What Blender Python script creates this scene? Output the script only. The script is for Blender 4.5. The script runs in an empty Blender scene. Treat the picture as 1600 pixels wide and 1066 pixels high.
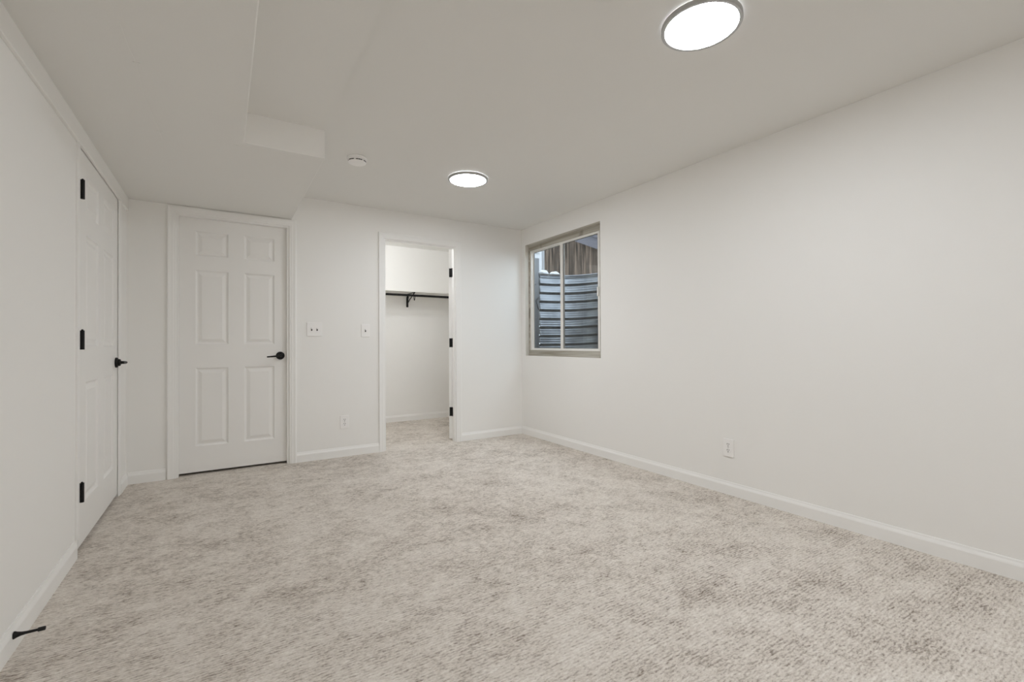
import bpy, bmesh, math, random
from mathutils import Matrix, Vector
random.seed(7)
S = bpy.context.scene
C = S.collection

# ------------------------------------------------------------------ camera
cam_d = bpy.data.cameras.new('camera')
cam_d.sensor_width = 36.0
cam_d.lens = 718.07 / 1600 * 36
cam_d.shift_y = -(533 - 530.93) / 1600
cam_d.clip_start = 0.02
cam = bpy.data.objects.new('camera', cam_d); C.objects.link(cam)
yaw, pitch, roll = 0.5611, 0.008, -0.005
R0 = Vector((math.cos(yaw), -math.sin(yaw), 0)); F0 = Vector((math.sin(yaw), math.cos(yaw), 0)); U0 = Vector((0, 0, 1))
F1 = math.cos(pitch) * F0 + math.sin(pitch) * U0
U1 = math.cos(pitch) * U0 - math.sin(pitch) * F0
R2 = math.cos(roll) * R0 + math.sin(roll) * U1
U2 = math.cos(roll) * U1 - math.sin(roll) * R0
M = Matrix((R2, U2, -F1)).transposed().to_4x4()
M.translation = Vector((0, 0, 1.05))
cam.matrix_world = M
S.camera = cam

# ------------------------------------------------------------------ view and sky
S.view_settings.view_transform = 'Standard'
S.view_settings.look = 'None'
S.view_settings.gamma = 1
S.view_settings.use_curve_mapping = False
S.view_settings.exposure = 0.05
S.cycles.max_bounces = 24; S.cycles.diffuse_bounces = 16; S.cycles.glossy_bounces = 6; S.cycles.transparent_max_bounces = 12
LAMP = 65.0          # ceiling lamps
BULB = 290.0          # bulb in the closet
SKY = 5.0
w = bpy.data.worlds.new('overcast_sky'); S.world = w; w.use_nodes = True
bg = w.node_tree.nodes['Background']
bg.inputs[0].default_value = (0.80, 0.89, 1.0, 1); bg.inputs[1].default_value = SKY

# ------------------------------------------------------------------ materials
def mat(name, col, rough=0.5, metal=0.0, spec=0.5):
    m = bpy.data.materials.new(name); m.use_nodes = True
    b = m.node_tree.nodes['Principled BSDF']
    b.inputs['Base Color'].default_value = (*col, 1); b.inputs['Roughness'].default_value = rough
    b.inputs['Metallic'].default_value = metal; b.inputs['Specular IOR Level'].default_value = spec
    return m
def N(m, t, **k):
    n = m.node_tree.nodes.new(t)
    for a, v in k.items(): setattr(n, a, v)
    return n
def L(m, a, b): m.node_tree.links.new(a, b)
def bsdf(m): return m.node_tree.nodes['Principled BSDF']
def add_bump(m, scale, strength, dist, detail=3, rough=0.6):
    tc = N(m, 'ShaderNodeTexCoord'); n = N(m, 'ShaderNodeTexNoise'); b = N(m, 'ShaderNodeBump')
    n.inputs['Scale'].default_value = scale; n.inputs['Detail'].default_value = detail; n.inputs['Roughness'].default_value = rough
    b.inputs['Strength'].default_value = strength; b.inputs['Distance'].default_value = dist
    L(m, tc.outputs['Object'], n.inputs['Vector']); L(m, n.outputs['Fac'], b.inputs['Height']); L(m, b.outputs[0], bsdf(m).inputs['Normal'])
def paint(name, col, rough, scale=120, strength=.10, dist=.002):
    m = mat(name, col, rough, spec=.3); add_bump(m, scale, strength, dist); return m

WALLC = (0.875, 0.868, 0.850)
m_wall = paint('wall_paint', WALLC, .62)
m_ceil = paint('ceiling_paint', (0.79, 0.785, 0.763), .75)
m_trim = paint('trim_paint', (0.885, 0.88, 0.865), .35, 60, .03, .001)
m_door = paint('door_paint', (0.865, 0.857, 0.84), .38, 180, .05, .0008)
m_black = mat('black_metal', (0.006, 0.0055, 0.0055), .48, 0, .3)
m_rubber = mat('black_rubber', (0.01, 0.01, 0.01), .7)
m_plate = mat('white_plastic', (0.90, 0.89, 0.88), .3)
m_slot = mat('dark_slot', (0.03, 0.028, 0.026), .7)
m_rim = mat('lamp_rim', (0.46, 0.46, 0.455), .45, .2)
m_vinyl = mat('white_vinyl', (0.84, 0.83, 0.80), .35)
m_gasket = mat('grey_gasket', (0.22, 0.22, 0.21), .6)
m_steelw = mat('screw_metal', (0.5, 0.5, 0.48), .35, .9)
m_shelf = paint('shelf_paint', (0.82, 0.81, 0.78), .4, 60, .03, .001)
m_snow = paint('snow', (0.50, 0.51, 0.53), .8, 40, .4, .01)
m_siding = mat('white_siding', (0.30, 0.31, 0.325), .8, 0, .1)
m_roof = mat('grey_roof_board', (0.085, 0.083, 0.095), .9, 0, .05); add_bump(m_roof, 30, .4, .01)
m_soil = mat('soil', (0.2, 0.17, 0.14), .95); add_bump(m_soil, 25, .6, .03)
m_reveal = paint('unpainted_drywall_edge', (0.62, 0.595, 0.54), .8, 40, .3, .002)
m_gravel = mat('gravel', (0.26, 0.25, 0.24), .95); add_bump(m_gravel, 60, .8, .02)

def emission(name, col, s):
    m = bpy.data.materials.new(name); m.use_nodes = True
    nt = m.node_tree; nt.nodes.remove(nt.nodes['Principled BSDF'])
    e = nt.nodes.new('ShaderNodeEmission'); e.inputs[0].default_value = (*col, 1); e.inputs[1].default_value = s
    nt.links.new(e.outputs[0], nt.nodes['Material Output'].inputs[0]); return m
m_lamp = emission('lamp_diffuser', (0.920, 0.955, 1.0), LAMP)
m_halo = emission('added_lamp_halo', (0.95, 0.965, 1.0), 24.0)  # glow added above the rims to imitate a bloom halo
m_bulb = emission('bulb_glass', (0.95, 0.97, 1.0), BULB)

# thin window pane: clear with a Fresnel reflection
m_glass = bpy.data.materials.new('window_glass'); m_glass.use_nodes = True
nt = m_glass.node_tree; nt.nodes.remove(nt.nodes['Principled BSDF'])
tr = nt.nodes.new('ShaderNodeBsdfTransparent'); gl = nt.nodes.new('ShaderNodeBsdfGlossy'); fr = nt.nodes.new('ShaderNodeLayerWeight'); mx = nt.nodes.new('ShaderNodeMixShader')
tr.inputs[0].default_value = (0.93, 0.95, 0.94, 1); gl.inputs['Roughness'].default_value = 0.0; 
pw = nt.nodes.new('ShaderNodeMath'); pw.operation = 'POWER'; pw.inputs[1].default_value = 5
ma = nt.nodes.new('ShaderNodeMath'); ma.operation = 'MULTIPLY_ADD'; ma.inputs[1].default_value = .96; ma.inputs[2].default_value = .045
nt.links.new(fr.outputs['Facing'], pw.inputs[0]); nt.links.new(pw.outputs[0], ma.inputs[0])
nt.links.new(ma.outputs[0], mx.inputs[0]); nt.links.new(tr.outputs[0], mx.inputs[1]); nt.links.new(gl.outputs[0], mx.inputs[2])
nt.links.new(mx.outputs[0], nt.nodes['Material Output'].inputs[0])

def wood(name, dark, light, axis, scale=1.0, per_board=False, rough=.8):
    m = mat(name, light, rough, 0, .08); tc = N(m, 'ShaderNodeTexCoord'); mp = N(m, 'ShaderNodeMapping'); n = N(m, 'ShaderNodeTexNoise'); r = N(m, 'ShaderNodeValToRGB')
    sc = [26 * scale] * 3; sc[axis] = 1.6 * scale
    mp.inputs['Scale'].default_value = sc; n.inputs['Scale'].default_value = 1; n.inputs['Detail'].default_value = 6; n.inputs['Distortion'].default_value = .7
    L(m, tc.outputs['Object'], mp.inputs[0]); L(m, mp.outputs[0], n.inputs['Vector'])
    r.color_ramp.elements[0].position = .36; r.color_ramp.elements[1].position = .64
    r.color_ramp.elements[0].color = (*dark, 1); r.color_ramp.elements[1].color = (*light, 1)
    L(m, n.outputs['Fac'], r.inputs[0])
    # knots and stains
    k = N(m, 'ShaderNodeTexNoise'); k.inputs['Scale'].default_value = 5 * scale; k.inputs['Detail'].default_value = 2
    kr = N(m, 'ShaderNodeValToRGB'); kr.color_ramp.elements[0].position = .62; kr.color_ramp.elements[1].position = .74
    kr.color_ramp.elements[0].color = (1, 1, 1, 1); kr.color_ramp.elements[1].color = (.25, .22, .2, 1)
    mu = N(m, 'ShaderNodeMix', data_type='RGBA', blend_type='MULTIPLY'); mu.inputs['Factor'].default_value = .9
    L(m, tc.outputs['Object'], k.inputs['Vector']); L(m, k.outputs['Fac'], kr.inputs[0])
    L(m, r.outputs[0], mu.inputs[6]); L(m, kr.outputs[0], mu.inputs[7])
    out = mu.outputs[2]
    if per_board:
        g = N(m, 'ShaderNodeNewGeometry'); hs = N(m, 'ShaderNodeHueSaturation'); mr = N(m, 'ShaderNodeMapRange')
        mr.inputs[3].default_value = .6; mr.inputs[4].default_value = 1.25
        L(m, g.outputs['Random Per Island'], mr.inputs[0]); L(m, mr.outputs[0], hs.inputs['Value']); L(m, out, hs.inputs['Color']); out = hs.outputs[0]
    L(m, out, bsdf(m).inputs['Base Color'])
    b = N(m, 'ShaderNodeBump'); b.inputs['Strength'].default_value = .4; b.inputs['Distance'].default_value = .004
    L(m, n.outputs['Fac'], b.inputs['Height']); L(m, b.outputs[0], bsdf(m).inputs['Normal'])
    return m
m_buck = wood('raw_window_timber', (0.31, 0.285, 0.235), (0.50, 0.475, 0.42), 1, .7)
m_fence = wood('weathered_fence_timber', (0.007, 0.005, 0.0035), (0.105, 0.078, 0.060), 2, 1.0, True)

# galvanised steel
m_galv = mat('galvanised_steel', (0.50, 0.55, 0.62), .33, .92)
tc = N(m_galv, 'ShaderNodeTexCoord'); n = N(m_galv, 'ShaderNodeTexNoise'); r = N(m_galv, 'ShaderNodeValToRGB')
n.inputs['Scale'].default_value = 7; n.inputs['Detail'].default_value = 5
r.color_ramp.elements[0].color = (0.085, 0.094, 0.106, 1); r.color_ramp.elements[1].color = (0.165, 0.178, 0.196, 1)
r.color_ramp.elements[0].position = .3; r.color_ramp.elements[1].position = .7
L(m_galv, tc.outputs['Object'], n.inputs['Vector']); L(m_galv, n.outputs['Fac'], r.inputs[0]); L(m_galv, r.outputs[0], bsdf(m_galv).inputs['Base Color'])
m_flange = mat('dull_galvanised_steel', (0.16, 0.168, 0.18), .6, .5)

# carpet: looped rows running across the room, flecked, with trodden patches
m_carpet = mat('carpet', (0.5, 0.46, 0.41), .95, spec=.1)
def carpet():
    m = m_carpet
    tc = N(m, 'ShaderNodeTexCoord')
    def noise(scale, sx, sy, detail, rough=.55, dist=0.0):
        mp = N(m, 'ShaderNodeMapping'); mp.inputs['Scale'].default_value = (sx, sy, 1)
        n = N(m, 'ShaderNodeTexNoise'); n.inputs['Scale'].default_value = scale; n.inputs['Detail'].default_value = detail
        n.inputs['Roughness'].default_value = rough; n.inputs['Distortion'].default_value = dist
        L(m, tc.outputs['Object'], mp.inputs[0]); L(m, mp.outputs[0], n.inputs['Vector']); return n.outputs['Fac']
    def ramp(f, a, b, lo=0., hi=1.):
        r = N(m, 'ShaderNodeMapRange'); r.inputs[1].default_value = a; r.inputs[2].default_value = b; r.inputs[3].default_value = lo; r.inputs[4].default_value = hi
        L(m, f, r.inputs[0]); return r.outputs[0]
    def math_(op, a, b):
        q = N(m, 'ShaderNodeMath', operation=op)
        for i, x in enumerate((a, b)):
            if isinstance(x, (int, float)): q.inputs[i].default_value = x
            else: L(m, x, q.inputs[i])
        return q.outputs[0]
    rows = noise(1, 34, 92, 3, .66, .35)         # long flecks along the rows
    fine = noise(1, 85, 190, 2, .7)              # tufts
    patch = noise(1, 4.2, 5.4, 4, .6, .4)       # trodden patches
    big = noise(1, 1.1, 1.3, 2)
    wv = N(m, 'ShaderNodeTexWave', wave_type='BANDS', bands_direction='Y', wave_profile='SIN')
    wv.inputs['Scale'].default_value = 24.0; wv.inputs['Distortion'].default_value = 4.5; wv.inputs['Detail'].default_value = 2.5
    wv.inputs['Detail Scale'].default_value = 1.3; wv.inputs['Detail Roughness'].default_value = .6
    L(m, tc.outputs['Object'], wv.inputs['Vector'])
    clump = noise(1, 13, 19, 4, .65, .3)         # mottling, a few centimetres across
    f = math_('ADD', math_('MULTIPLY', ramp(rows, .30, .70), .46), math_('MULTIPLY', ramp(fine, .25, .75), .40))
    f = math_('ADD', f, math_('MULTIPLY', wv.outputs['Fac'], .14))
    d = ramp(patch, .30, .72, -.09, .17)
    d = math_('ADD', d, ramp(clump, .28, .72, -.115, .125))
    d = math_('ADD', d, ramp(big, .35, .68, -.03, .07))
    f2 = math_('SUBTRACT', f, d)
    cr = N(m, 'ShaderNodeValToRGB')
    e = cr.color_ramp.elements
    e[0].position = .06; e[0].color = (0.24, 0.196, 0.157, 1)
    e[1].position = .80; e[1].color = (0.86, 0.815, 0.755, 1)
    e2 = e.new(.42); e2.color = (0.675, 0.617, 0.555, 1)
    L(m, f2, cr.inputs[0]); L(m, cr.outputs[0], bsdf(m).inputs['Base Color'])
    b = N(m, 'ShaderNodeBump'); b.inputs['Strength'].default_value = .75; b.inputs['Distance'].default_value = .008
    L(m, f, b.inputs['Height']); L(m, b.outputs[0], bsdf(m).inputs['Normal'])
carpet()

# ------------------------------------------------------------------ mesh helpers
def box(bm, x0, x1, y0, y1, z0, z1, bevel=0.0, seg=2):
    r = bmesh.ops.create_cube(bm, size=1.0)
    vs = r['verts']
    for v in vs:
        v.co = Vector(((x0 + x1) / 2 + v.co.x * (x1 - x0), (y0 + y1) / 2 + v.co.y * (y1 - y0), (z0 + z1) / 2 + v.co.z * (z1 - z0)))
    if bevel > 0:
        es = list({e for v in vs for e in v.link_edges})
        bmesh.ops.bevel(bm, geom=es, offset=bevel, segments=seg, affect='EDGES', profile=.5)
def lathe(bm, prof, mat4=Matrix(), seg=48, cap=True):
    """prof: (radius, height) pairs along local z"""
    rings = []
    for (r, z) in prof:
        if r < 1e-6: rings.append([bm.verts.new(mat4 @ Vector((0, 0, z)))])
        else: rings.append([bm.verts.new(mat4 @ Vector((r * math.cos(2 * math.pi * i / seg), r * math.sin(2 * math.pi * i / seg), z))) for i in range(seg)])
    for a, b in zip(rings, rings[1:]):
        for i in range(seg):
            j = (i + 1) % seg
            if len(a) == 1 and len(b) == 1: continue
            if len(a) == 1: bm.faces.new((a[0], b[i], b[j]))
            elif len(b) == 1: bm.faces.new((a[i], b[0], a[j]))
            else: bm.faces.new((a[i], b[i], b[j], a[j]))
    if cap:
        for q in (rings[0], rings[-1]):
            if len(q) > 2: bm.faces.new(q)
def tube(bm, pts, rad, seg=12):
    """round bar through the points"""
    pts = [Vector(p) for p in pts]; rings = []; up = None
    for i, p in enumerate(pts):
        t = ((pts[min(i + 1, len(pts) - 1)] - p).normalized() + (p - pts[max(i - 1, 0)]).normalized()).normalized()
        if up is None: up = t.orthogonal().normalized()
        up = (up - t * up.dot(t)).normalized(); s = t.cross(up)
        rr = rad[i] if isinstance(rad, (list, tuple)) else rad
        rings.append([bm.verts.new(p + rr * (math.cos(2 * math.pi * k / seg) * up + math.sin(2 * math.pi * k / seg) * s)) for k in range(seg)])
    for a, b in zip(rings, rings[1:]):
        for i in range(seg):
            j = (i + 1) % seg; bm.faces.new((a[i], b[i], b[j], a[j]))
    bm.faces.new(rings[0]); bm.faces.new(rings[-1])
def prism(bm, poly, z0, z1):
    a = [bm.verts.new((x, y, z0)) for x, y in poly]; b = [bm.verts.new((x, y, z1)) for x, y in poly]
    bm.faces.new(a); bm.faces.new(b); n_ = len(poly)
    for i in range(n_): bm.faces.new((a[i], a[(i + 1) % n_], b[(i + 1) % n_], b[i]))
def sweep(bm, prof, pts, frames):
    """prof (a, b) placed at each pt with its two axes"""
    rings = [[bm.verts.new(Vector(p) + a * Vector(ax) + b * Vector(bx)) for a, b in prof] for p, (ax, bx) in zip(pts, frames)]
    k = len(prof)
    for r0, r1 in zip(rings, rings[1:]):
        for i in range(k): bm.faces.new((r0[i], r0[(i + 1) % k], r1[(i + 1) % k], r1[i]))
    bm.faces.new(rings[0]); bm.faces.new(rings[-1])
def obj(name, bm, m, parent=None, smooth=None):
    bmesh.ops.remove_doubles(bm, verts=bm.verts, dist=1e-6)
    bmesh.ops.recalc_face_normals(bm, faces=bm.faces)
    me = bpy.data.meshes.new(name); bm.to_mesh(me); bm.free()
    o = bpy.data.objects.new(name, me); C.objects.link(o); me.materials.append(m)
    if parent: o.parent = parent
    if smooth is not None:
        me.shade_smooth() if smooth == 0 else me.set_sharp_from_angle(angle=math.radians(smooth))
        if smooth: 
            for p in me.polygons: p.use_smooth = True
    return o
def BM(): return bmesh.new()
def struct(name, bm, m, label=None):
    o = obj(name, bm, m); o['kind'] = 'structure'
    if label: o['label'] = label
    return o
def empty(name, loc=(0, 0, 0), rz=0):
    o = bpy.data.objects.new(name, None); C.objects.link(o); o.location = loc; o.rotation_euler = (0, 0, rz); o.empty_display_size = .1; return o
def tag(o, label, cat, group=None):
    o['label'] = label; o['category'] = cat
    if group: o['group'] = group
    return o

# ------------------------------------------------------------------ room shell
XL, XR, YB, YF, HC, HS = -0.62, 2.957, 4.485, -4.0, 2.373, 2.16
YB2, YC = 4.575, 6.085            # back of the back wall, closet back wall
DX0, DX1, DTOP = -0.310, 0.488, 2.092    # back doorway (between jambs)
CX0, CX1, CTOP = 1.345, 2.106, 2.082     # closet doorway
LY0, LY1, LTOP = 3.142, 4.162, 2.070     # left doorway
WY0, WY1, WZ0, WZ1 = 3.162, 4.410, 0.907, 2.182   # window opening
JT = .019

b = BM(); box(b, -1.95, 3.07, -4.15, 6.3, -.12, 0); struct('floor', b, m_carpet, 'greige flecked carpet over the whole floor')
b = BM(); box(b, -1.95, 3.07, -4.15, 6.3, HC, HC + .12); struct('ceiling', b, m_ceil, 'flat white painted ceiling')
b = BM()
prism(b, [(XL - .05, YF - .05), (.098, YF - .05), (.098, 2.914), (.515, 2.914), (.515, YB + .02), (XL - .05, YB + .02)], HS, HC + .01)
bmesh.ops.recalc_face_normals(b, faces=b.faces)
bmesh.ops.bevel(b, geom=[e for e in b.edges if all(v.co.z < HS + .01 for v in e.verts) and all(-.55 < v.co.x for v in e.verts) and not all(v.co.y > YB for v in e.verts)], offset=.005, segments=2, affect='EDGES', profile=.5)
so = struct('ceiling_soffit', b, m_ceil, 'boxed-in soffit hanging below the ceiling along the left wall')
b = BM(); box(b, .05, .512, YF - .05, 2.95, 2.331, HC + .01); struct('ceiling_drop', b, m_ceil, 'shallow dropped ceiling strip beside the soffit')
so.data.materials.append(m_wall)
for p in so.data.polygons:
    if abs(p.normal.z) < .5: p.material_index = 1          # its upright faces use the lighter wall material
# taped seam on the soffit underside
b = BM()
pts = [(-.303, 2.05), (-.300, 2.2), (-.292, 2.303), (-.296, 2.45), (-.300, 2.60), (-.290, 2.78), (-.283, 2.983), (-.279, 3.10)]
for (x0, y0), (x1, y1) in zip(pts, pts[1:]):
    prism(b, [(x0 - .002, y0), (x0 + .002, y0), (x1 + .002, y1), (x1 - .002, y1)], HS - .0012, HS + .002)
for (x, y) in ((-.289, 2.303), (-.283, 2.983)):
    prism(b, [(x - .012, y - .004), (x + .014, y - .006), (x + .011, y + .005), (x - .010, y + .007)], HS - .0016, HS + .002)
prism(b, [(.050, 2.960), (.092, 2.962), (.092, 2.967), (.050, 2.968)], HS - .0015, HS + .002)
obj('drywall_seam', b, m_ceil, so)

b = BM()
box(b, XL - .11, XL, YF - .1, LY0 - JT, 0, HC); box(b, XL - .11, XL, LY1 + JT, YB2, 0, HC); box(b, XL - .11, XL, LY0 - JT, LY1 + JT, LTOP + JT, HC)
struct('wall_left', b, m_wall, 'off-white left wall')
b = BM()
box(b, XR, XR + .113, YF - .1, WY0, 0, HC); box(b, XR, XR + .113, WY1, YC + .1, 0, HC); box(b, XR, XR + .113, WY0, WY1, 0, WZ0); box(b, XR, XR + .113, WY0, WY1, WZ1, HC)
struct('wall_right', b, m_wall, 'off-white right wall with the window')
b = BM()
box(b, XL - .02, DX0 - JT, YB, YB2, 0, HC); box(b, DX0 - JT, DX1 + JT, YB, YB2, DTOP + JT, HC); box(b, DX1 + JT, CX0 - JT, YB, YB2, 0, HC)
box(b, CX0 - JT, CX1 + JT, YB, YB2, CTOP + JT, HC); box(b, CX1 + JT, XR, YB, YB2, 0, HC)
struct('wall_back', b, m_wall, 'off-white back wall with the two doorways')
b = BM(); box(b, XL - .11, XR + .113, YF - .12, YF, 0, HC); struct('wall_front', b, m_wall)
b = BM(); box(b, .95, XR, YC, YC + .12, 0, HC); struct('wall_closet_back', b, m_wall, 'closet back wall')
b = BM(); box(b, .86, .95, YB2, YC + .12, 0, HC); struct('wall_closet_left', b, m_wall)
b = BM(); box(b, -1.95, -1.85, YF - .1, 6.2, 0, HC); box(b, -1.85, .86, YC, YC + .12, 0, HC); box(b, -1.85, XL - .11, YF - .1, YF, 0, HC); struct('wall_hallway', b, m_wall)

# baseboards
BBP = [(0, -.004), (.0125, -.004), (.0125, .062), (.0105, .068), (.0060, .078), (.0050, .083), (.0035, .088), (0, .088)]
def baseboard(name, p0, p1, nrm, label):
    b = BM(); n_ = Vector(nrm)
    sweep(b, BBP, [p0, p1], [(n_, (0, 0, 1))] * 2)
    return struct(name, b, m_trim, label)
baseboard('baseboard_back', (XL + .0125, YB, 0), (-.378, YB, 0), (0, -1, 0), 'short white baseboard left of the closed back door')
baseboard('baseboard_back', (.5485, YB, 0), (1.2855, YB, 0), (0, -1, 0), 'white baseboard between the back door and the closet')
baseboard('baseboard_back', (2.1675, YB, 0), (XR - .0125, YB, 0), (0, -1, 0), 'white baseboard between the closet and the corner')
baseboard('baseboard_right', (XR, YF, 0), (XR, YB, 0), (-1, 0, 0), 'long white baseboard along the right wall')
baseboard('baseboard_left', (XL, YF, 0), (XL, 3.066, 0), (1, 0, 0), 'white baseboard on the near left wall')
baseboard('baseboard_left', (XL, 4.228, 0), (XL, YB, 0), (1, 0, 0), 'short white baseboard stub in the left corner')
baseboard('baseboard_closet', (.95, YC, 0), (XR, YC, 0), (0, -1, 0), 'white baseboard inside the closet')
# flat head trim under the soffit
b = BM(); box(b, XL, XL + .014, YF, YB, 2.066, HS + .005, .0015, 1); struct('trim_1', b, m_trim, 'flat white board under the soffit along the left wall')

# ------------------------------------------------------------------ doors
CASP = [(0, 0), (0, .008), (.004, .0105), (.012, .011), (.020, .0135), (.034, .0145), (.044, .017), (.052, .0175), (.057, .015), (.058, .011), (.058, 0)]
def casing(parent, x0, x1, z1, yface, z0=0.0, sides=(1, 1, 1), th=1.0):
    """colonial casing round an opening, local frame: opening in x, z; room towards -y; mitred"""
    r = .005
    if sides == (1, 1, 1):
        b = BM()
        k = len(CASP)
        def ring(px, pz, dx, dz): return [b.verts.new((px + a * dx, yface - t, pz + a * dz)) for a, t in CASP]
        rings = [ring(x0 - r, z0, -1, 0), ring(x0 - r, z1 + r, -1, 1), ring(x1 + r, z1 + r, 1, 1), ring(x1 + r, z0, 1, 0)]
        for r0, r1 in zip(rings, rings[1:]):
            for i in range(k): b.faces.new((r0[i], r0[(i + 1) % k], r1[(i + 1) % k], r1[i]))
        b.faces.new(rings[0]); b.faces.new(rings[-1])
        return obj('casing', b, m_trim, parent)
    for s, xx in ((0, x0 - r), (1, x1 + r)):
        if sides[s]:
            b = BM(); d = -1 if s == 0 else 1
            zz0 = z0 if s == 1 else .086
            rings = [[b.verts.new((xx + a * d, yface - t * th, z)) for a, t in CASP] for z in (zz0, z1)]
            k = len(CASP)
            for i in range(k): b.faces.new((rings[0][i], rings[0][(i + 1) % k], rings[1][(i + 1) % k], rings[1][i]))
            b.faces.new(rings[0]); b.faces.new(rings[1]); obj('casing', b, m_trim, parent)
def jamb(parent, x0, x1, z1, y0, y1, stop_y=None, stop_d=.034):
    b = BM()
    box(b, x0 - JT, x0, y0, y1, 0, z1 + JT); box(b, x1, x1 + JT, y0, y1, 0, z1 + JT); box(b, x0, x1, y0, y1, z1, z1 + JT)
    j = obj('jamb', b, m_trim, parent)
    if stop_y is not None:
        b = BM(); s = .011
        box(b, x0, x0 + s, stop_y, stop_y + stop_d, 0, z1); box(b, x1 - s, x1, stop_y, stop_y + stop_d, 0, z1); box(b, x0 + s, x1 - s, stop_y, stop_y + stop_d, z1 - s, z1)
        obj('door_stop_molding', b, m_trim, j)
    return j
# panels as fractions of the slab (x) and heights above the slab bottom / 2.06
PX = [(.148, .434), (.580, .868)]
PZ = [(.100, .407), (.500, .792), (.850, .946)]
def slab(parent, W, z0, z1, t=.035):
    H = z1 - z0
    xs = sorted({0., W} | {f * W for p in PX for f in p}); zs = sorted({z0, z1} | {z0 + f * H for p in PZ for f in p})
    b = BM()
    for side in (0, 1):
        Y = 0. if side == 0 else t; sg = 1 if side == 0 else -1
        V = {(i, k): b.verts.new((x, Y, z)) for i, x in enumerate(xs) for k, z in enumerate(zs)}
        for i in range(len(xs) - 1):
            for k in range(len(zs) - 1):
                if i in (1, 3) and k in (1, 3, 5):
                    xa, xb, za, zb = xs[i], xs[i + 1], zs[k], zs[k + 1]
                    prev = [V[i, k], V[i + 1, k], V[i + 1, k + 1], V[i, k + 1]]
                    for off, dep in ((.003, .004), (.009, .0105), (.013, .0120), (.019, .0120), (.040, .0040), (.043, .0028)):
                        cur = [b.verts.new((xa + off, Y + sg * dep, za + off)), b.verts.new((xb - off, Y + sg * dep, za + off)), b.verts.new((xb - off, Y + sg * dep, zb - off)), b.verts.new((xa + off, Y + sg * dep, zb - off))]
                        for q in range(4): b.faces.new((prev[q], prev[(q + 1) % 4], cur[(q + 1) % 4], cur[q]))
                        prev = cur
                    b.faces.new(prev)
                else:
                    b.faces.new((V[i, k], V[i + 1, k], V[i + 1, k + 1], V[i, k + 1]))
    def edge(pts):
        b.faces.new([b.verts.new(p) for p in pts])
    edge([(0, 0, z0), (0, t, z0), (0, t, z1), (0, 0, z1)]); edge([(W, 0, z0), (W, t, z0), (W, t, z1), (W, 0, z1)])
    edge([(0, 0, z0), (W, 0, z0), (W, t, z0), (0, t, z0)]); edge([(0, 0, z1), (W, 0, z1), (W, t, z1), (0, t, z1)])
    return obj('door_panel', b, m_door, parent)
def lever(parent, x, z, d, droop=0.0, sub=None):
    """lever handle on the -y face; d = -1 / +1 the way the lever points"""
    Rm = Matrix.Translation((x, 0, z)) @ Matrix.Rotation(math.pi / 2, 4, 'X')
    b = BM()
    tube(b, [(x, -.006, z), (x, -.030, z), (x, -.046, z), (x + d * .004, -.054, z), (x + d * .012, -.057, z), (x + d * .03, -.058, z - droop * .3), (x + d * .075, -.058, z - droop * .8), (x + d * .108, -.056, z - droop)],
         [.011, .0105, .0098, .0092, .0085, .0075, .0066, .0060], 14)
    obj('lever_handle', b, m_black, parent, 40)
    b = BM(); lathe(b, [(.0345, 0), (.0345, .009), (.032, .0125), (.024, .014), (.0235, .024), (.018, .028), (.0, .028)], Rm, 40)
    obj('rosette', b, m_black, parent, 35)
def hinge(parent, x, y, z, leaf=((0, 0),), h=.098, r=.0065):
    b = BM()
    tube(b, [(x, y, z - h / 2), (x, y, z + h / 2)], r, 14)
    tube(b, [(x, y, z + h / 2), (x, y, z + h / 2 + .003), (x, y, z + h / 2 + .006)], [.0045, .005, .002], 12)
    for bx in leaf: box(b, *bx[:4], z - h / 2 + .001, z + h / 2 - .001)
    return obj('hinge', b, m_black, parent, 40)

# closed back door (recessed behind its stop)
d2 = empty('door_2'); d2['kind'] = 'structure'; d2['label'] = 'closed six-panel white door in the back wall with black lever'; 
jamb(d2, DX0, DX1, DTOP, YB - .001, YB2, YB + .001, .036)
casing(d2, DX0, DX1, DTOP - .003, YB)
p2 = empty('door_leaf', (DX0 + .003, YB + .038, 0)); p2.parent = d2
s2 = slab(p2, DX1 - DX0 - .006, .020, DTOP - .003)
lever(p2, .422 * 4.523 / 4.478 - DX0 - .003, .952, -1, .008)
# left door, hinged at its near edge
d1 = empty('door_1', (XL - .002, 0, 0), math.pi / 2); d1['kind'] = 'structure'; d1['label'] = 'six-panel white door in the left wall with three black hinges'
jamb(d1, LY0, LY1, LTOP, .001, .108, .037)
casing(d1, LY0, LY1, LTOP, -.002, 0, (1, 1, 0), .6)
p1 = empty('door_leaf', (LY0 + .003, 0, 0)); p1.parent = d1
slab(p1, LY1 - LY0 - .0045, .022, LTOP - .004)
lever(p1, LY1 - LY0 - .068, .932, -1)
for z in (1.850, 1.078, .300): hinge(p1, .012, -.0125, z, ((.0, .014, -.0105, -.0005),), .098, .009)
# closet door, standing open inside the closet
d3 = empty('door_3'); d3['kind'] = 'structure'; d3['label'] = 'closet doorway with white casing and its door swung inside'
jamb(d3, CX0, CX1, CTOP, YB - .001, YB2 + .001, YB + .012, .036)
casing(d3, CX0, CX1, CTOP, YB)
p3 = empty('door_leaf', (CX1 + .003, YB2 + .006, 0), math.radians(55)); p3.parent = d3
slab(p3, .755, .018, CTOP - .004)
for z in (1.822, 1.060, .312):
    hinge(p3, -.003, -.003, z, ((-.002, .0002, -.003, .030),))
    b = BM(); box(b, CX1 - .0015, CX1 + .0005, YB2 - .026, YB2 + .002, z - .048, z + .048); obj('hinge_plate', b, m_black, d3)

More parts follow.
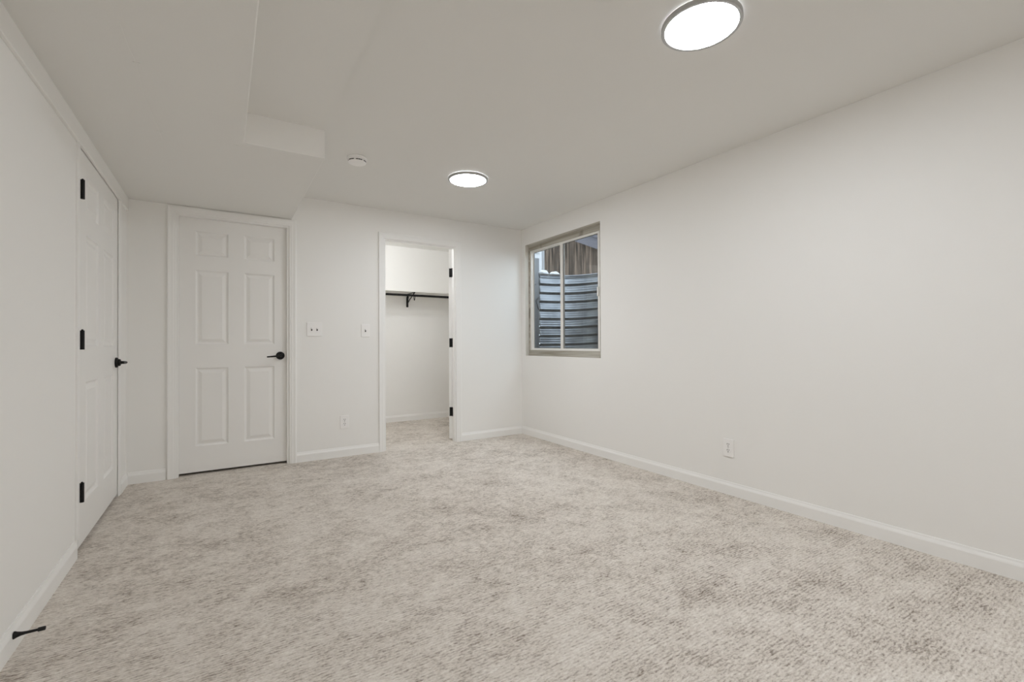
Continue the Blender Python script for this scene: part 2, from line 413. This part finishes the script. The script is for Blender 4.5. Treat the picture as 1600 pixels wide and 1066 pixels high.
# ------------------------------------------------------------------ window
w1 = empty('window_1'); w1['kind'] = 'structure'; w1['label'] = 'sliding basement window in the right wall looking into a steel well'
XG = XR + .048
def frame_ring(b, x0, x1, y0, y1, z0, z1, wl, wr, wb, wt, bev=0.0):
    box(b, x0, x1, y0, y0 + wr, z0, z1, bev); box(b, x0, x1, y1 - wl, y1, z0, z1, bev)
    box(b, x0, x1, y0 + wr, y1 - wl, z0, z0 + wb, bev); box(b, x0, x1, y0 + wr, y1 - wl, z1 - wt, z1, bev)
b = BM(); frame_ring(b, XG, XG + .022, WY0, WY1, WZ0, WZ1, .010, .060, .064, .064); obj('timber_buck', b, m_buck, w1)
b = BM(); box(b, XR + .002, XG, WY0, WY1, WZ1 - .0025, WZ1); box(b, XR + .002, XG, WY1 - .0025, WY1, WZ0, WZ1 - .003); obj('window_reveal', b, m_reveal, w1)
fy0, fy1, fz0, fz1 = WY0 + .058, WY1 - .008, WZ0 + .062, WZ1 - .062
b = BM(); frame_ring(b, XG + .012, XG + .060, fy0, fy1, fz0, fz1, .030, .034, .016, .016, .002); obj('window_frame', b, m_vinyl, w1)
ym = 3.815
def sash(nm, x0, y0, y1, wl, wr, gl_=.006):
    b = BM(); frame_ring(b, x0, x0 + .018, y0, y1, fz0 + .014, fz1 - .014, wl, wr, .010, .010, .0015); s = obj(nm, b, m_vinyl, w1)
    b = BM(); frame_ring(b, x0 + .004, x0 + .014, y0 + wr - .001, y1 - wl + .001, fz0 + .023, fz1 - .023, gl_, .006, .005, .005); obj('gasket', b, m_gasket, s)
    b = BM(); box(b, x0 + .0085, x0 + .0095, y0 + wr, y1 - wl, fz0 + .022, fz1 - .022); obj('glass', b, m_glass, s)
    return s
sash('fixed_sash', XG + .036, ym + .008, fy1 - .028, .014, .014)
s = sash('sliding_sash', XG + .016, fy0 + .032, ym + .026, .042, .014, .018)
b = BM(); box(b, XG + .002, XG + .018, fy0 + .026, fy0 + .044, 1.495, 1.585, .003); obj('latch', b, m_vinyl, s)

# ------------------------------------------------------------------ outside the window
EX0, EYC, ERX, ERY = 3.18, 3.79, .70, .66
ww = tag(empty('window_well', (EX0, EYC, .70)), 'corrugated galvanised steel window well outside the window', 'window well')
b = BM(); nz, na = 420, 72; ztop, zbot = 1.862, .70; PIT = .103
def prof(z):
    p = (z / PIT) % 1.0
    return -.0085 * (math.sin(2 * math.pi * p) + .42 * math.sin(4 * math.pi * p) + .20 * math.sin(6 * math.pi * p))
grid = []
for k in range(nz + 1):
    z = zbot + (ztop - zbot) * k / nz; row = []
    for a in range(na + 1):
        t = math.pi * a / na; rr = prof(z) if z < ztop - .03 else 0.0
        x = (ERX + rr) * math.sin(t); y = (ERY + rr) * math.cos(t)
        row.append(b.verts.new((x, y, z - .70 + .03 * (x / ERX) ** 4)))
    grid.append(row)
for k in range(nz):
    for a in range(na): b.faces.new((grid[k][a], grid[k][a + 1], grid[k + 1][a + 1], grid[k + 1][a]))
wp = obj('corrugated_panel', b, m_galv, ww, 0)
so_ = wp.modifiers.new('thickness', 'SOLIDIFY'); so_.thickness = .003; so_.offset = 1
b = BM(); tube(b, [((ERX + .004) * math.sin(math.pi * a / 40), (ERY + .004) * math.cos(math.pi * a / 40), ztop - .70 + .03 * math.sin(math.pi * a / 40) ** 4) for a in range(41)], .009, 10); obj('rolled_rim', b, m_galv, ww, 40)
for sgn in (1, -1):
    b = BM(); y = sgn * (ERY + .002); box(b, 3.072 - EX0, .004, min(y, y + sgn * .004), max(y, y + sgn * .004), 0, 1.36); obj('side_flange', b, m_flange, ww)
    b = BM()
    b.free()
    for zz in (.25, .65, 1.05):
        b = BM(); lathe(b, [(.011, 0), (.011, .006), (.007, .009), (0, .009)], Matrix.Translation((-.05, sgn * ERY, zz)) @ Matrix.Rotation(sgn * math.pi / 2, 4, 'X'), 8); obj('bolt', b, m_flange, ww)
b = BM(); prism(b, [(3.07, EYC - ERY)] + [(EX0 + (ERX + .01) * math.sin(math.pi * a / 24), EYC - (ERY + .01) * math.cos(math.pi * a / 24)) for a in range(25)] + [(3.07, EYC + ERY)], .66, .72)
o = struct('ground_well_floor', b, m_gravel, 'gravel at the bottom of the window well')
b = BM(); tube(b, [(3.174 - EX0, ERY - .003, 1.594 - .70), (3.150 - EX0, ERY - .012, 1.575 - .70), (3.129 - EX0, ERY - .014, 1.547 - .70), (3.146 - EX0, ERY - .012, 1.50 - .70), (3.172 - EX0, ERY - .003, 1.452 - .70)], .0045, 8); obj('wire_clip', b, m_black, ww, 40)
# yard at street level, cut out round the well
b = BM(); inner = [(3.072, EYC - ERY - .03)] + [(EX0 + (ERX + .03) * math.sin(math.pi * a / 24), EYC - (ERY + .03) * math.cos(math.pi * a / 24)) for a in range(25)] + [(3.072, EYC + ERY + .03)]
def outer(p):
    x, y = p[0] - 3.072, p[1] - EYC
    s_ = 1e9
    if x > 1e-6: s_ = min(s_, 8.0 / x)
    if abs(y) > 1e-6: s_ = min(s_, 8.0 / abs(y))
    return (3.072 + x * s_, EYC + y * s_)
vi = [b.verts.new((*p, 1.80)) for p in inner]; vo = [b.verts.new((*outer(p), 1.80)) for p in inner]
vi2 = [b.verts.new((*p, 1.72)) for p in inner]; vo2 = [b.verts.new((*outer(p), 1.72)) for p in inner]
for i in range(len(inner) - 1):
    b.faces.new((vi[i], vi[i + 1], vo[i + 1], vo[i])); b.faces.new((vi2[i], vi2[i + 1], vo2[i + 1], vo2[i])); b.faces.new((vi[i], vi[i + 1], vi2[i + 1], vi2[i])); b.faces.new((vo[i], vo[i + 1], vo2[i + 1], vo2[i]))
struct('ground', b, m_soil, 'bare ground outside level with the top of the well')
# snow lumps on the rim
for i, (t, ln, hh, wd, lab) in enumerate(((.10, .070, .046, .042, 'larger lump of snow on the well rim, left one'), (.31, .068, .036, .038, 'smaller lump of snow on the well rim, nearer the window mullion'))):
    b = BM(); bmesh.ops.create_icosphere(b, subdivisions=4, radius=1)
    for v in b.verts:
        q = v.co.copy(); nn = 1 + .12 * math.sin(5 * q.x + i) * math.cos(4 * q.y + 2 * q.z)
        v.co = Vector((q.x * ln * nn, q.y * wd * nn, max(q.z, -.02) * hh * nn))
    o = obj('snow_lump', b, m_snow, None, 0)
    o.location = (EX0 + (ERX + .006) * math.sin(t), EYC + (ERY + .006) * math.cos(t), ztop + .0165 + .03 * math.sin(t) ** 4); o.rotation_euler = (0, 0, -t * .95)
    tag(o, lab, 'snow', 'snow on the well rim')
# weathered board fence
f = tag(empty('wooden_fence', (4.9, 5.4, 1.80)), 'weathered grey vertical board fence beyond the window well', 'fence')
b = BM(); y = -1.7
while y < 1.27:
    wdt = random.uniform(.125, .150); top = 2.05 + random.uniform(-.02, .02); dx = random.uniform(-.006, .006)
    box(b, dx, dx + .02, y, min(y + wdt - .006, 1.29), .0, top, .002, 1); y += wdt
obj('boards', b, m_fence, f)
b = BM(); box(b, .02, .06, -1.7, 1.29, .35, .44); box(b, .02, .06, -1.7, 1.29, 1.55, 1.64); obj('rail', b, m_fence, f)
b = BM(); box(b, -.04, .05, 1.312, 1.385, 0, 2.3, .004); po = obj('white_post', b, m_siding, f); po['label'] = 'white end post'
# sloping roof edge at the right
rf = tag(empty('shed_roof', (4.80, 5.30, 1.80)), 'grey sloping roof edge in front of the fence, top right of the window', 'roof')
def sbox(b, x0, x1, ya, yb, za, zb, h):
    vs = [b.verts.new(p) for p in ((x0, ya, za), (x1, ya, za), (x1, yb, zb), (x0, yb, zb), (x0, ya, za + h), (x1, ya, za + h), (x1, yb, zb + h), (x0, yb, zb + h))]
    for q in ((0, 1, 2, 3), (4, 5, 6, 7), (0, 1, 5, 4), (1, 2, 6, 5), (2, 3, 7, 6), (3, 0, 4, 7)): b.faces.new([vs[i] for i in q])
b = BM(); sbox(b, -.02, .02, .43, -1.2, .90, .21, .17); obj('fascia_board', b, m_roof, rf)
b = BM(); sbox(b, -.05, .06, .43, -1.2, 1.075, .385, .03); obj('roof_edge', b, m_roof, rf)
b = BM(); box(b, -.02, .03, -1.2, -1.12, 0, .4); obj('post', b, m_fence, rf)
# white lapped siding of the next house
h_ = tag(empty('neighbouring_house', (6.6, 10.0, 1.80)), 'white lapped siding of a house far beyond the fence', 'house')
b = BM()
for k in range(24):
    z = k * .15; vs = [b.verts.new(p) for p in ((-1.5, -.02, z), (1.5, -.02, z), (1.5, 0, z + .15), (-1.5, 0, z + .15), (-1.5, .1, z), (1.5, .1, z), (1.5, .1, z + .15), (-1.5, .1, z + .15))]
    for q in ((0, 1, 2, 3), (4, 5, 6, 7), (0, 1, 5, 4), (3, 2, 6, 7), (0, 3, 7, 4), (1, 2, 6, 5)): b.faces.new([vs[i] for i in q])
obj('siding', b, m_siding, h_)

# ------------------------------------------------------------------ ceiling lamps
def ceiling_lamp(loc, label, group):
    t = tag(empty('ceiling_light', loc), label, 'ceiling light', group)
    b = BM(); lathe(b, [(.130, -.0050), (.1555, -.0050), (.157, -.0065), (.157, -.021), (.1552, -.0232), (.1435, -.0235), (.1422, -.0225), (.1418, -.0085), (.130, -.0085)], Matrix(), 96, True)
    obj('rim', b, m_rim, t, 40)
    b = BM(); lathe(b, [(.1412, -.012), (.1412, -.0225), (.1400, -.0236), (.10, -.0240), (0, -.0242)], Matrix(), 96, True)
    obj('diffuser', b, m_lamp, t, 40)
    b = BM(); lathe(b, [(.133, 0), (.133, -.0055)], Matrix(), 96, True); obj('added_halo_ring', b, m_halo, t)  # added glowing ring, brightens the ceiling into a halo round the lamp
    return t
G = 'flat round ceiling lights'
ceiling_lamp((1.672, 1.18, HC), 'large-looking round flat ceiling light nearest the camera, cut by the photo top', G)
ceiling_lamp((1.655, 3.28, HC), 'round flat ceiling light farther off, in front of the closet doorway', G)
ceiling_lamp((1.665, -.92, HC), 'added unseen round flat ceiling light just behind the camera', G)  # unseen lamp, added to brighten and even out the room
ceiling_lamp((1.665, -3.02, HC), 'added unseen round flat ceiling light at the far end behind the camera', G)  # second unseen lamp, added to spread the light more evenly
# bare bulb in the closet
k = tag(empty('closet_bulb', (1.50, 5.04, HC)), 'bare bulb lamp on the closet ceiling', 'ceiling light')
b = BM(); lathe(b, [(.055, 0), (.055, -.012), (.032, -.03), (.018, -.04), (0, -.04)], Matrix(), 32); obj('lamp_holder', b, m_plate, k, 40)
b = BM(); lathe(b, [(.013, -.035), (.016, -.05), (.028, -.075), (.031, -.092), (.026, -.112), (.012, -.122), (0, -.124)], Matrix(), 32); obj('bulb', b, m_bulb, k, 0)

# smoke detector
sd = tag(empty('smoke_detector', (.805, 3.335, HC)), 'white round smoke detector on the ceiling near the soffit corner', 'smoke detector')
b = BM(); lathe(b, [(.066, 0), (.0685, -.003), (.0685, -.010), (.066, -.012), (.066, -.024), (.0655, -.0245)], Matrix(), 64); obj('base', b, m_plate, sd, 35)
b = BM()
lathe(b, [(.0655, -.0245), (.062, -.0255), (.058, -.0255), (.058, -.0325), (.0615, -.0325), (.060, -.037), (.050, -.0425), (.030, -.045), (0, -.0455)], Matrix(), 64); obj('cover', b, m_plate, sd, 35)
b = BM()
for i in range(26):
    if i % 4 == 3: continue
    a = 2 * math.pi * i / 26; 
    box(b, -.0060, .0060, .0582, .0612, -.0322, -.0258)
    for v in b.verts[-8:]:
        v.co = Matrix.Rotation(a, 4, 'Z') @ v.co
obj('vent', b, m_slot, sd)

# ------------------------------------------------------------------ plates on the walls (local: plate in x, z; room towards -y)
def place(o, loc, rz): o.location = loc; o.rotation_euler = (0, 0, rz)
def plate_mesh(w_, h_):
    b = BM(); box(b, -w_ / 2, w_ / 2, -.0075, 0, -h_ / 2, h_ / 2, .0018, 2); return b
def screw(parent, x, z):
    b = BM(); lathe(b, [(.0032, 0), (.0032, .0008), (.0022, .0014), (0, .0014)], Matrix.Translation((x, -.0073, z)) @ Matrix.Rotation(math.pi / 2, 4, 'X'), 16); obj('screw', b, m_plate, parent, 40)
def outlet(loc, rz, label):
    t = tag(empty('outlet', loc, rz), label, 'outlet', 'wall outlets')
    obj('cover_plate', plate_mesh(.076, .122), m_plate, t)
    for zz in (.020, -.020):
        b = BM(); lathe(b, [(.0172, 0), (.0172, .002), (.0165, .0026), (0, .0026)], Matrix.Translation((0, -.0070, zz)) @ Matrix.Rotation(math.pi / 2, 4, 'X'), 40)
        for v in b.verts: v.co.z = zz + max(-.0142, min(.0142, v.co.z - zz))
        f_ = obj('socket', b, m_plate, t)
        b = BM(); box(b, -.0082, -.0048, -.0100, -.0070, zz + .0010, zz + .0108); box(b, .0048, .0082, -.0100, -.0070, zz + .0020, zz + .0103)
        lathe(b, [(.0034, 0), (.0034, .0006), (0, .0006)], Matrix.Translation((0, -.0094, zz - .0075)) @ Matrix.Rotation(math.pi / 2, 4, 'X'), 16)
        obj('slot', b, m_slot, f_)
    b = BM(); lathe(b, [(.0032, 0), (.0032, .0012), (0, .0015)], Matrix.Translation((0, -.0072, 0)) @ Matrix.Rotation(math.pi / 2, 4, 'X'), 16); obj('screw', b, m_steelw, t)
def switch(loc, n_, label):
    t = tag(empty('light_switch', loc), label, 'light switch', None)
    obj('cover_plate', plate_mesh(.079 + .046 * (n_ - 1), .124), m_plate, t)
    for i in range(n_):
        x = (i - (n_ - 1) / 2) * .046
        b = BM(); box(b, x - .0055, x + .0055, -.0082, -.0070, -.013, .013); s_ = obj('toggle_slot', b, m_slot, t)
        b = BM(); box(b, x - .0045, x + .0045, -.019, -.0055, .0005, .0085, .0015)
        for v in b.verts:
            v.co.z += (-v.co.y - .006) * .35
        obj('toggle', b, m_plate, t)
        for zz in (.030, -.030): screw(t, x, zz)
outlet((.962, YB, .322), 0, 'white duplex outlet low on the back wall, left of the closet')
outlet((XR, 1.897, .322), -math.pi / 2, 'white duplex outlet low on the right wall')
switch((.700, YB, 1.186), 2, 'wide white plate with two toggles on the wall beside the back door')
switch((1.155, YB, 1.180), 1, 'narrow white plate with one toggle beside the closet casing')

# ------------------------------------------------------------------ closet fittings
sh = BM(); box(sh, .95, XR, YC - .305, YC, 1.731, 1.750, .001, 1); sh = obj('closet_shelf', sh, m_shelf); tag(sh, 'long white shelf across the closet back wall', 'shelf')
b = BM(); box(b, .95, XR, YC - .019, YC, 1.690, 1.731); obj('cleat', b, m_shelf, sh)
rod = BM(); tube(rod, [(.95, 5.800, 1.686), (XR, 5.800, 1.686)], .0145, 20); rod = obj('closet_rod', rod, m_black, None, 40); tag(rod, 'black round hanging rod under the closet shelf', 'closet rod')
bk = tag(empty('shelf_bracket', (2.132, YC - .019, 1.731)), 'black shelf and rod bracket on the closet back wall', 'bracket')
b = BM(); box(b, -.013, .013, .004 - .0, .019, -.180, -.04, .001, 1); box(b, -.013, .013, -.010, .0, -.045, -.001); box(b, -.013, .013, -.010, .006, -.060, -.042); obj('wall_plate', b, m_black, bk)
b = BM(); box(b, -.010, .010, -.275, -.001, -.008, -.0005, .001, 1); obj('shelf_arm', b, m_black, bk)
b = BM(); tube(b, [(0, .000, -.130), (0, -.08, -.085), (0, -.27, -.008)], .0075, 10); obj('brace', b, m_black, bk, 40)
b = BM(); yr = 5.800 - (YC - .019); zr = 1.686 - 1.731
tube(b, [(0, yr + .030, -.02), (0, yr + .026, -.045), (0, yr + .018, -.085), (0, yr + .006, -.108), (0, yr - .008, -.100), (0, yr - .019, -.07), (0, yr - .021, zr - .004)], .0045, 10); obj('rod_hook', b, m_black, bk, 40)

# ------------------------------------------------------------------ door stop on the left baseboard
st = tag(empty('door_stop', (XL + .0125, 2.25, .058)), 'black flared door stop sticking out of the left baseboard', 'door stop')
b = BM(); lathe(b, [(.0125, 0), (.0125, .002), (.0095, .008), (.0065, .018), (.0048, .030), (.0042, .062), (.0040, .064), (0, .064)], Matrix.Rotation(math.pi / 2, 4, 'Y'), 28); obj('rod', b, m_black, st, 40)
b = BM(); lathe(b, [(.0, .060), (.0066, .060), (.0070, .063), (.0070, .076), (.0060, .079), (0, .0795)], Matrix.Rotation(math.pi / 2, 4, 'Y'), 24); obj('rubber_tip', b, m_rubber, st, 40)
